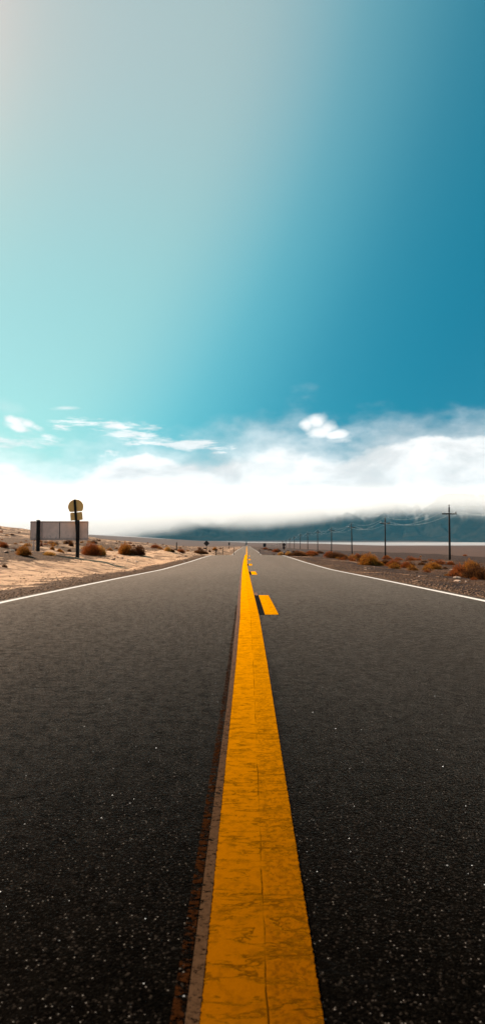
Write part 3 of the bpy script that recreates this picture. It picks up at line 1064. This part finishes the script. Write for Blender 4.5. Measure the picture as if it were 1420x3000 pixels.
big_sign()
round_sign()
post_thing('marker_post', 99, 1584, 45, .11, 'short pale marker post behind the left post of the wide sign', 'marker post', M['palepost'])
post_thing('timber_post', 517.6, 1589, 76, .10, 'dark timber post between two orange shrubs left of the road', 'post', M['timber'])
diamond_sign('warning_sign', 605, 1592, 8.2, 1615, 134, 'dark back of a diamond warning sign left of the road', M['darksign'], side=(1604.5, 1608))
post_thing('delineator_post', 633, 1610, 71, .09, 'short dark post at the left road edge where the road dips', 'delineator', M['timber'], head=(.12, .2, M['darksign']))
post_thing('delineator_post', 685, 1601.5, 176, .14, 'small distant post with a wide pale cap on the left road edge', 'delineator', M['timber'], head=(.42, .16, M['palepost']))
post_thing('timber_post', 652.4, 1603, 165, .14, 'tiny distant dark stake between the diamond sign and the far rectangular sign', 'post', M['timber'])
post_thing('delineator_post', 832, 1614, 76, .10, 'short dark post with a pale head at the right road edge by straw shrubs', 'delineator', M['timber'], cap=.14)
post_thing('delineator_post', 760, 1609, 172, .14, 'tiny distant dark post on the right edge of the road beyond the dip', 'delineator', M['timber'])
diamond_sign('warning_sign', 831, 1595.6, 5.6, 1612, 195, 'dark red diamond warning sign with a square plate right of the road', M['redsign'], plate=(.66, 1601.2, 1608.5))


def rect_sign(px, x0, x1, y0, y1, dist, label, mat, legs):
    g = at(px, dist)
    root = empty('road_sign', g)
    tag(root, label, 'road sign')
    s = dist / F
    z0, z1 = top_z(px, y1, dist) - g.z, top_z(px, y0, dist) - g.z
    MB().box(-(x1 - x0) * s / 2, (x1 - x0) * s / 2, -.02, 0, z0, z1, .01).build('panel', mat, root)
    for lx in legs:
        MB().box(lx - .06, lx + .06, .003, .12, -.3, z1 - .05, .01).build('post', M['timber'], root)


rect_sign(671, 669, 673.3, 1589.5, 1597, 300, 'narrow upright dark road sign on a single post, distant left of the road', M['darksign'], [0])
rect_sign(774.7, 770.5, 779, 1592, 1602, 280, 'distant squarish dark road sign on two legs right of the road', M['darksign'], [-.42, .42])


# utility poles and wires
PX, PZ0, PSP = 35.0, 118.3, 54.8


def make_pole():
    root = empty('utility_pole', (0, 0, 0))
    H = 9.7
    MB().tube([(0, 0, -.6), (0, 0, 3), (0, 0, 6.5), (0, 0, H)], [.20, .185, .16, .13], 12).build('pole', M['pole'], root, True)
    arm = MB().box(-1.24, 1.24, -.25, -.12, H - 1.33, H - 1.11, .015).build('crossarm', M['timber'], root)
    for sx in (-1, 1):
        MB().tube([(sx * .62, -.15, H - 1.27), (sx * .06, -.15, H - 1.75)], .022, 6).build('brace', M['rust'], root)
        ins = MB().tube([(sx * 1.1, -.145, H - 1.12), (sx * 1.1, -.145, H - 1.02), (sx * 1.1, -.145, H - .99), (sx * 1.1, -.145, H - .9), (sx * 1.1, -.145, H - .86)],
                        [.03, .04, .10, .11, .06], 10)
        ins.build('insulator', M['porcelain' if sx < 0 else 'insul'], root, True)
    MB().tube([(0, 0, H), (0, 0, H + .1), (0, 0, H + .16), (0, 0, H + .32), (0, 0, H + .38)], [.035, .04, .10, .11, .06], 10).build('insulator', M['insul'], root, True)
    return root


pole0 = make_pole()
ords = ['nearest', 'second', 'third', 'fourth', 'fifth', 'sixth', 'seventh', 'eighth', 'ninth', 'tenth']
tops = []
depths = [3.6, 3.6, 3.4, 3.6, 3.8, 3.4, 3.9, 3.9, 5.4, 6.4, 7.4, 8.4, 10.3, 11, 12.1, 12.8, 13.2, 14.1, 14.4, 14.7, 14.9]
for k in range(-1, 20):
    y = PZ0 + PSP * k
    o = pole0 if k == -1 else copy_tree(pole0)
    gz = ground_at(PX, y)
    z = EYE - depths[k + 1]
    z = min(z, gz + .5)
    o.location = (PX, y, z)
    o.rotation_euler = (R(random.uniform(-.4, .4)), R(random.uniform(-.7, .7)), R(-3) + random.uniform(-.03, .03))
    if 0 <= k < 10:
        lab = 'tallest and nearest wooden utility pole at the right edge' if k == 0 else '%s wooden utility pole from the right, in the row along the road' % ords[k]
    elif k == -1:
        lab = 'wooden utility pole beyond the right end of the row, outside the picture'
    else:
        lab = 'tiny far wooden utility pole where the row shrinks toward the road'
    tag(o, lab, 'utility pole', 'wooden utility poles in a row right of the road')
    tops.append(o)
bpy.context.view_layer.update()
for wi, (lx, ly, lz, lab) in enumerate(((0, 0, 10.08, 'topmost pale wire running along the tips of the utility poles'),
                                        (-1.1, -.145, 8.86, 'pale wire on the left ends of the utility pole crossarms'),
                                        (1.1, -.145, 8.86, 'pale wire on the right ends of the utility pole crossarms'))):
    mb = MB()
    for a, b in zip(tops[:-1], tops[1:]):
        pa = a.matrix_world @ Vector((lx, ly, lz)); pb = b.matrix_world @ Vector((lx, ly, lz))
        sag = 1.5
        pts = [pa.lerp(pb, t_) - Vector((0, 0, 4 * sag * t_ * (1 - t_))) for t_ in np.linspace(0, 1, 15)]
        mb.tube(pts, .013, 5, cap=False)
    tag(mb.build('power_line', M['wire'], None, True), lab, 'wire', 'wires strung between the utility poles')


# ------------------------------------------------------------------ shrubs
def brush_mesh(name, seed, n_tw, mat, width=.014, flat=.62, lobes=5, low=0.0):
    """unit shrub, radius about 1: curved twigs fanning out of a crown, as narrow ribbons"""
    r = np.random.default_rng(seed)
    # lobes give an uneven outline; short twigs fill the outer shell of each lobe
    la = r.uniform(0, 2 * np.pi, lobes); ls = r.uniform(.12, .55, lobes); lr = r.uniform(.42, .62, lobes)
    ls[0] = 0; lr[0] = .72
    lh = r.uniform(.6, 1.05, lobes); lh[0] = 1.0
    li = r.choice(lobes, n_tw, p=lr ** 2 / np.sum(lr ** 2))
    cx = np.cos(la[li]) * ls[li]; cyy = np.sin(la[li]) * ls[li]
    d = r.normal(size=(n_tw, 3)); d[:, 2] = np.abs(d[:, 2]) - .12
    d /= np.linalg.norm(d, axis=1)[:, None]
    bumpy = 1 + .16 * np.sin(d[:, 0] * 9 + li) * np.sin(d[:, 1] * 8 + 2 * li) + .10 * np.sin(d[:, 2] * 13 + d[:, 0] * 11)
    rr = lr[li] * bumpy * (1.08 - .62 * r.random(n_tw) ** 1.6)
    zz = flat * 1.45 * lh[li]
    start = np.stack([cx + d[:, 0] * rr, cyy + d[:, 1] * rr, np.maximum(d[:, 2] * rr * zz, 0.0) + .03], 1)
    out_d = np.stack([d[:, 0], d[:, 1], d[:, 2] + .55], 1) + .55 * r.normal(size=(n_tw, 3))
    out_d /= np.linalg.norm(out_d, axis=1)[:, None]
    ln_ = r.uniform(.06, .20, n_tw)[:, None]
    end = start + out_d * ln_
    end[:, 2] = np.maximum(end[:, 2], .01)
    midp = (start + end) / 2 + r.normal(size=(n_tw, 3)) * .012
    tdir = end - start
    side = np.cross(tdir, r.normal(size=(n_tw, 3))); side /= np.linalg.norm(side, axis=1)[:, None] + 1e-9
    wd = width * r.uniform(.6, 1.5, n_tw)[:, None]
    V = np.stack([start - side * wd * .6, start + side * wd * .6, midp - side * wd, midp + side * wd, end], 1)
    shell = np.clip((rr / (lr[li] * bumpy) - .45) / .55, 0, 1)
    idx = np.arange(n_tw)[:, None] * 5
    F3 = np.concatenate([idx + np.array([[0, 1, 3]]), idx + np.array([[0, 3, 2]]), idx + np.array([[2, 3, 4]])], 0)
    ob = mesh_np(name, V.reshape(-1, 3), F3, mat)
    tcol = np.zeros((n_tw, 5, 4), np.float32)
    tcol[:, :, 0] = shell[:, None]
    hue = np.clip(.5 + .35 * np.sin(li * 2.3) + .3 * r.normal(size=n_tw), 0, 1)
    tcol[:, :, 1] = hue[:, None]; tcol[:, :, 3] = 1
    at2 = ob.data.color_attributes.new('twig', 'FLOAT_COLOR', 'POINT')
    at2.data.foreach_set('color', tcol.ravel())
    # woody core
    me = ob.data
    COL.objects.unlink(ob); bpy.data.objects.remove(ob)
    mb = MB()
    for k in range(14):
        a = r.uniform(0, 2 * np.pi); e = r.uniform(.3, .75)
        q = Vector((math.cos(a) * e, math.sin(a) * e, r.uniform(.2, .6) * flat))
        mb.tube([(0, 0, -.05), q * .5 + Vector((0, 0, .05)), q], [.035, .022, .008], 5)
    so = mb.build('stems', M['brush_dark'])
    sm = so.data
    COL.objects.unlink(so); bpy.data.objects.remove(so)
    return me, sm


BR = {}
for c_, mt in (('orange', 'brush_orange'), ('red', 'brush_red'), ('yellow', 'brush_yellow'), ('dark', 'brush_dark')):
    BR[c_] = [brush_mesh('shrub_' + c_, 100 + i * 7 + len(c_), 9000, M[mt], .0095, .62 + .08 * i, 4 + i) for i in range(3)]
SM = {c_: brush_mesh('scrub_' + c_, 300 + len(c_), 900, M['brush_' + c_], .026, .7, 3) for c_ in ('orange', 'dark', 'yellow', 'red')}


def shrub(px, by, wpx, hpx, colr, label, var=0, cat='shrub', group='dry shrubs along the road', y=None, name='desert_shrub', stems=True):
    g = on_ground(px, by) if y is None else at(px, y)
    if g is None: return
    s = g.y / F
    me, sm = BR[colr][var % 3]
    o = bpy.data.objects.new(name, me)
    link(o)
    if px > 722: wpx *= 1.14
    wr = wpx * s / 2 / .93
    hr = hpx * s / (1.22 * (.62 + .08 * (var % 3)) * 1.1)
    o.location = (g.x, g.y + wr * .5, ground_at(g.x, g.y + wr * .5) - .03)
    o.scale = (wr, wr * .9, hr)
    o.rotation_euler = (0, 0, (px * 37 + by * 11) % 6.28)
    tag(o, label, cat, group)
    if stems:
        c = bpy.data.objects.new('stems', sm)
        link(c, o)
    return o


BUSH = [
    (65, 1627, 54, 30, 'orange', 0, 'orange brush left of the wide sign beside its pale marker post'),
    (8, 1604, 34, 17, 'red', 1, 'rust red brush cut off by the left picture edge'),
    (262, 1627, 56, 43, 'red', 2, 'tall rust brown brush right beside the right post of the wide sign'),
    (290, 1627, 44, 32, 'yellow', 1, 'straw yellow brush attached to the right of the tall rust one by the sign'),
    (364, 1626, 46, 36, 'orange', 0, 'bright orange left half of a brush, right of the sign'),
    (402, 1627, 52, 31, 'dark', 1, 'large blackish right half of the bright orange brush, its shade given as colour'),  # shaded side of the same bush, drawn as a separate dark shrub
    (453, 1606, 34, 11, 'red', 0, 'low orange brush on top of the sandy bank'),
    (207, 1600, 16, 13, 'dark', 2, 'small round dark bush seen under the wide sign at its right'),
    (174, 1617, 17, 11, 'orange', 1, 'small orange tuft below the middle of the wide sign'),
    (203, 1616, 14, 9, 'dark', 0, 'tiny dark tuft just left of the sign right post'),
    (153, 1611, 16, 15, 'orange', 2, 'upright thin orange tuft under the wide sign'),
    (121, 1600, 10, 13, 'red', 1, 'small dark red tuft just right of the sign left post'),
    (141, 1627, 44, 13, 'yellow', 2, 'low straw coloured grass clump right of the sign left post'),
    (490, 1615, 24, 15, 'yellow', 1, 'straw topped dark brush left of the lone timber post'),
    (504, 1617, 18, 10, 'dark', 0, 'dark low brush touching the foot of the lone timber post'),
    (531, 1620, 28, 13, 'red', 2, 'rusty brush just right of the lone timber post'),
    (588, 1624, 46, 15, 'dark', 0, 'wide blackish brush in front of the left diamond sign'),
    (614, 1618, 9, 8, 'dark', 1, 'small round dark bush right of the left diamond sign'),
    (629, 1613, 20, 11, 'orange', 1, 'small orange topped bush above the short left edge post'),
    (12, 1662, 18, 12, 'dark', 1, 'small black shrub on the sand at the left picture edge'),
    (822, 1627, 20, 10, 'yellow', 0, 'straw shrub left of the pale headed post on the right edge'),
    (845, 1627, 20, 13, 'yellow', 2, 'straw shrub right of the pale headed post on the right edge'),
    (872, 1629, 50, 15, 'dark', 1, 'long dark brush right of the two straw shrubs'),
    (880, 1628.5, 36, 15, 'orange', 2, 'orange crown of brush merging with the long dark one'),
    (912, 1628, 42, 14, 'red', 0, 'rust brush between the fifth and sixth utility poles'),
    (984, 1636, 56, 22, 'dark', 2, 'wide dark brush at the foot of the fourth utility pole'),
    (965, 1630, 34, 15, 'red', 1, 'rust red brush at the left end of the wide dark one'),
    (1047, 1636, 22, 15, 'red', 0, 'small rusty brush left of the round golden one'),
    (1080, 1656, 62, 38, 'orange', 1, 'big round golden brush left of the second utility pole'),
    (1112, 1657, 28, 12, 'orange', 0, 'low bright orange tuft in front of the second utility pole'),
    (1131, 1655, 32, 19, 'dark', 2, 'dark brush at the foot of the second utility pole'),
    (1158, 1661, 42, 26, 'red', 2, 'rust orange brush right of the second utility pole'),
    (1191, 1664, 34, 20, 'red', 1, 'darker rust brush right beside the bare sand patch'),
    (1271, 1667, 52, 20, 'orange', 0, 'low wide orange brush left of the nearest utility pole'),
    (1303, 1667, 14, 8, 'dark', 1, 'tiny dark tuft just left of the nearest pole foot'),
    (1349, 1690, 54, 40, 'red', 1, 'rust orange brush leaning against the big black one at the right edge'),
    (1400, 1697, 84, 50, 'dark', 2, 'biggest black brush at the right picture edge'),
    (1385, 1682, 60, 42, 'orange', 0, 'golden crown of brush behind the biggest black one'),
    (1388, 1699, 22, 12, 'red', 2, 'small rust tuft in front of the biggest black brush'),
    (1360, 1692, 26, 13, 'orange', 1, 'low bright tuft left of the front rust one, right edge'),
    (806, 1618, 20, 10, 'red', 0, 'rust bush far along the right side below the dark red diamond sign'),
    (815, 1616, 16, 8, 'dark', 1, 'dark bush right beside that rust bush below the diamond sign'),
    (791, 1613, 13, 6, 'dark', 2, 'little dark bush midway between the two distant right signs'),
    (777, 1610, 16, 7, 'red', 1, 'little rust bush below the distant squarish sign'),
    (1133, 1634, 15, 8, 'orange', 1, 'tiny orange tuft behind, at the second pole base'),
    (1236, 1655, 24, 8, 'dark', 0, 'flat dark bush behind the low wide orange one'),
    (935, 1622, 24, 9, 'dark', 2, 'low dark bush at the fifth utility pole'),
    (1320, 1655, 22, 12, 'red', 0, 'rust tuft at the foot of the nearest utility pole'),
]
for b in BUSH:
    px, by, wp, hp, c_, var, lab = b
    shrub(px, by, wp, hp, c_, lab, var)

# small scrub scattered over the desert
cnt = 0
sc_r = random.Random(5)


def scrub(x, y, size, c_, lab, grp):
    o = bpy.data.objects.new('scrub_tuft', SM[c_][0])
    link(o)
    o.location = (x, y, ground_at(x, y) - .02)
    o.scale = (size, size, size * sc_r.uniform(.7, 1.2))
    o.rotation_euler = (0, 0, sc_r.uniform(0, 6.28))
    tag(o, lab, 'shrub', grp)


for i in range(100):
    y = sc_r.uniform(60, 285); x = -(0.155 + 0.215 * sc_r.random()) * y
    if x > -13: continue
    scrub(x, y, sc_r.uniform(.18, .5) * (1 + y / 260), sc_r.choice(['dark', 'dark', 'orange', 'red']),
          'small scrub tuft dotted over the sandy hillside on the left', 'scrub tufts on the left hillside')
for i in range(18):
    y = 36 + 60 * sc_r.random() ** 1.3; x = -sc_r.uniform(11.5, 26) * (y / 60) ** .5
    scrub(x, y, sc_r.uniform(.10, .32), sc_r.choice(['dark', 'orange', 'orange', 'yellow']),
          'small dry tuft on the ground around the wide sign', 'dry tufts around the wide sign')
for i in range(26):
    y = sc_r.uniform(85, 420); x = -sc_r.uniform(9, 9 + y * .16)
    scrub(x, y, sc_r.uniform(.3, .8), sc_r.choice(['dark', 'red', 'dark', 'orange']),
          'distant low scrub between the hillside and the road', 'distant scrub left of the road')
for i in range(26):
    y = sc_r.uniform(24, 210); x = sc_r.uniform(8.5, 10 + y * .36)
    scrub(x, y, sc_r.uniform(.12, .45) * (1 + y / 200), sc_r.choice(['dark', 'red', 'dark', 'orange']),
          'small dark scrub tuft on the brown ground right of the road', 'scrub tufts right of the road')
for i in range(20):
    y = sc_r.uniform(90, 440); x = sc_r.uniform(6.5, 7 + y * .05)
    scrub(x, y, sc_r.uniform(.3, .8), sc_r.choice(['dark', 'red', 'dark', 'orange']),
          'distant scrub lining the right side of the road', 'distant scrub beside the right road edge')


for i in range(62):
    y = 27 + 95 * sc_r.random() ** 1.4; x = 8.0 + sc_r.random() ** 1.3 * (3 + y * .10)
    scrub(x, y, sc_r.uniform(.16, .42) * (1 + y / 120), sc_r.choice(['red', 'red', 'dark', 'orange']),
          'low rust scrub filling the gaps between the larger bushes on the right', 'low scrub between the right bushes')
for i in range(48):
    y = 40 + 75 * sc_r.random(); x = -(9.5 + sc_r.random() * (4 + y * .13))
    scrub(x, y, sc_r.uniform(.10, .34) * (1 + y / 150), sc_r.choice(['dark', 'dark', 'red', 'orange']),
          'small dry tuft on the ground around the wide sign', 'dry tufts around the wide sign')


# ------------------------------------------------------------------ stones and gravel
def rock_mesh(name, seed, mat):
    import bmesh
    bm = bmesh.new()
    bmesh.ops.create_icosphere(bm, subdivisions=2, radius=1)
    r = random.Random(seed)
    off = [Vector((r.uniform(-1, 1), r.uniform(-1, 1), r.uniform(-1, 1))).normalized() for _ in range(9)]
    lim = [r.uniform(.5, .85) for _ in range(9)]
    for v in bm.verts:
        for d_, l_ in zip(off, lim):
            k_ = v.co.dot(d_)
            if k_ > l_: v.co -= d_ * (k_ - l_)
    me = bpy.data.meshes.new(name)
    bm.to_mesh(me); bm.free()
    me.materials.append(mat)
    return me


rocks = [rock_mesh('rock', i, M['stone' if i % 2 else 'palestone']) for i in range(4)]
for i in range(26):
    px = sc_r.choice([sc_r.uniform(0, 40), sc_r.uniform(140, 215), sc_r.uniform(330, 400), sc_r.uniform(490, 560)])
    by = sc_r.uniform(1600, 1622) if px < 60 else sc_r.uniform(1628, 1646) if px > 320 else sc_r.uniform(1596, 1608)
    g = on_ground(px, by)
    if g is None or g.y > 160: continue
    o = bpy.data.objects.new('rock', rocks[i % 4]); link(o)
    q = sc_r.uniform(.06, .17)
    o.location = g; o.scale = (q * 1.4, q, q * .6); o.rotation_euler = (0, 0, sc_r.uniform(0, 6))
    tag(o, 'loose stone lying on the sandy ground left of the road', 'rock', 'loose stones left of the road')
for i in range(24):
    px = sc_r.uniform(1000, 1400); by = sc_r.uniform(1668, 1705) if px > 1180 else sc_r.uniform(1655, 1672)
    g = on_ground(px, by)
    if g is None: continue
    o = bpy.data.objects.new('rock', rocks[(i * 3) % 4]); link(o)
    q = sc_r.uniform(.04, .11)
    o.location = g; o.scale = (q * 1.6, q, q * .6); o.rotation_euler = (0, 0, sc_r.uniform(0, 6))
    tag(o, 'loose stone lying on the brown shoulder right of the road', 'rock', 'loose stones right of the road')


def gravel(name, side, n_, y0, y1, mat, seed, size=1.0):
    r = np.random.default_rng(seed)
    y = y0 + (y1 - y0) * r.random(n_) ** 1.5
    x = HALF - .03 + np.abs(r.normal(size=n_)) * (.35 + .9 * (r.random(n_) > .6))
    x = x * side
    z = np.maximum(ground_z(x, y), np.where(np.abs(x) < HALF + .03, road_z(x, y), -99))
    s = r.uniform(.010, .032, n_) * (1 + .6 * (r.random(n_) > .9)) * size
    base = np.array([[1, 0, 0], [-.5, .87, 0], [-.5, -.87, 0], [.1, .1, .9], [0, 0, -.5]])
    V = base[None] * s[:, None, None] * (1 + .5 * (r.random((n_, 5, 3)) - .5))
    a = r.uniform(0, 6.28, n_); c, s_ = np.cos(a)[:, None], np.sin(a)[:, None]
    X = V[:, :, 0] * c - V[:, :, 1] * s_; Y = V[:, :, 0] * s_ + V[:, :, 1] * c
    V = np.stack([X + x[:, None], Y + y[:, None], V[:, :, 2] * .8 + z[:, None] + .006], -1)
    idx = np.arange(n_)[:, None] * 5
    tri = np.concatenate([idx + np.array([q]) for q in ([0, 1, 3], [1, 2, 3], [2, 0, 3], [1, 0, 4], [2, 1, 4], [0, 2, 4])])
    o = mesh_np(name, V.reshape(-1, 3), tri, mat)
    tag(o, 'loose gravel strewn along the %s edge of the road' % ('left' if side < 0 else 'right'), 'gravel', kind='stuff')


gravel('gravel', -1, 9000, 6, 60, M['stone'], 1, 0.6)
gravel('gravel', 1, 12000, 6, 60, M['stone'], 2, 0.7)


def clods(name, label, n_, xa, xb, ya, yb, smin, smax, mat, seed, thr):
    r = np.random.default_rng(seed)
    y = ya + (yb - ya) * r.random(n_) ** 1.25
    x = xa + (xb - xa) * r.random(n_) ** 1.1
    x = x * (1 + np.maximum(y - 40, 0) / 90)
    keep = fbm(x / 2.6, y / 6.0, 3, 51) > thr - .25 * r.random(n_)
    x = x[keep]; y = y[keep]; n_ = len(x)
    s = (smin + (smax - smin) * r.random(n_) ** 3) * (1 + y / 70)
    base = np.array([[1, 0, 0], [-.5, .87, 0], [-.5, -.87, 0], [.1, .1, .9], [0, 0, -.5]])
    V = base[None] * s[:, None, None] * (1 + .6 * (r.random((n_, 5, 3)) - .5))
    a = r.uniform(0, 6.28, n_); c, s_ = np.cos(a)[:, None], np.sin(a)[:, None]
    X = V[:, :, 0] * c - V[:, :, 1] * s_; Y = V[:, :, 0] * s_ + V[:, :, 1] * c
    V = np.stack([X + x[:, None], Y + y[:, None], V[:, :, 2] * .45 + ground_z(x, y)[:, None] + .002], -1)
    idx = np.arange(n_)[:, None] * 5
    tri = np.concatenate([idx + np.array([q]) for q in ([0, 1, 3], [1, 2, 3], [2, 0, 3], [1, 0, 4], [2, 1, 4], [0, 2, 4])])
    tag(mesh_np(name, V.reshape(-1, 3), tri, mat), label, 'gravel', kind='stuff')


clods('rubble', 'dark clods and pebbles strewn over the sand left of the road', 20000, -4.4, -24, 8, 150, .006, .040, M['clod'], 3, .06)
clods('rubble', 'brown clods and pebbles strewn over the ground right of the road', 20000, 4.4, 22, 8, 120, .007, .042, M['clod'], 4, -.02)


# ------------------------------------------------------------------ cloud lying on the mountains, and the air
def volume_box(name, x0, x1, y0, y1, z0, z1, mat):
    o = MB().box(x0, x1, y0, y1, z0, z1).build(name, mat)
    return tag(o, kind='stuff')


cm = bpy.data.materials.new('low_cloud')
cm.use_nodes = True
n = NT(cm.node_tree)
out = n.new('ShaderNodeOutputMaterial')
vol = n.new('ShaderNodeVolumePrincipled')
vol.inputs['Color'].default_value = (0.98, 0.985, 0.99, 1)
vol.inputs['Anisotropy'].default_value = 0.3
co = n.new('ShaderNodeTexCoord').outputs['Object']
x, y, z = n.xyz(co)
bs = [(-7000, 0), (-2600, 0), (-1900, 60), (-1200, 230), (-600, 330), (0, 300), (700, 340), (1400, 455), (2300, 500), (3300, 450), (7500, 450)]
base = n.m('MULTIPLY', n.ramp(n.lin(x, -7000, 7500), [((a_ + 7000) / 14500, b_ / 600) for a_, b_ in bs]), 600.0)
cn = n.noise(co, 0.0011, 5, 0.6)
hgt = n.m('ADD', n.m('SUBTRACT', z, base), n.m('MULTIPLY', n.m('SUBTRACT', cn, 0.5), 420.0))
dens = n.m('MULTIPLY', n.smooth(hgt, -170, 240), n.smooth(z, 560, 800, 1.0, 0.0))
n.put(vol.inputs['Density'], n.m('MULTIPLY', dens, 0.0016))
n.nt.links.new(vol.outputs[0], out.inputs['Volume'])
volume_box('low_cloud', -7000, 7500, 8600, 12200, 5, 815, cm)

hm = bpy.data.materials.new('haze')
hm.use_nodes = True
n = NT(hm.node_tree)
out = n.new('ShaderNodeOutputMaterial')
vol = n.new('ShaderNodeVolumePrincipled')
vol.inputs['Color'].default_value = (0.11, 0.46, 0.68, 1)
vol.inputs['Density'].default_value = 0.000016
vol.inputs['Anisotropy'].default_value = 0.2
n.nt.links.new(vol.outputs[0], out.inputs['Volume'])
volume_box('haze', -16000, 16000, -200, 17500, -40, 840, hm)
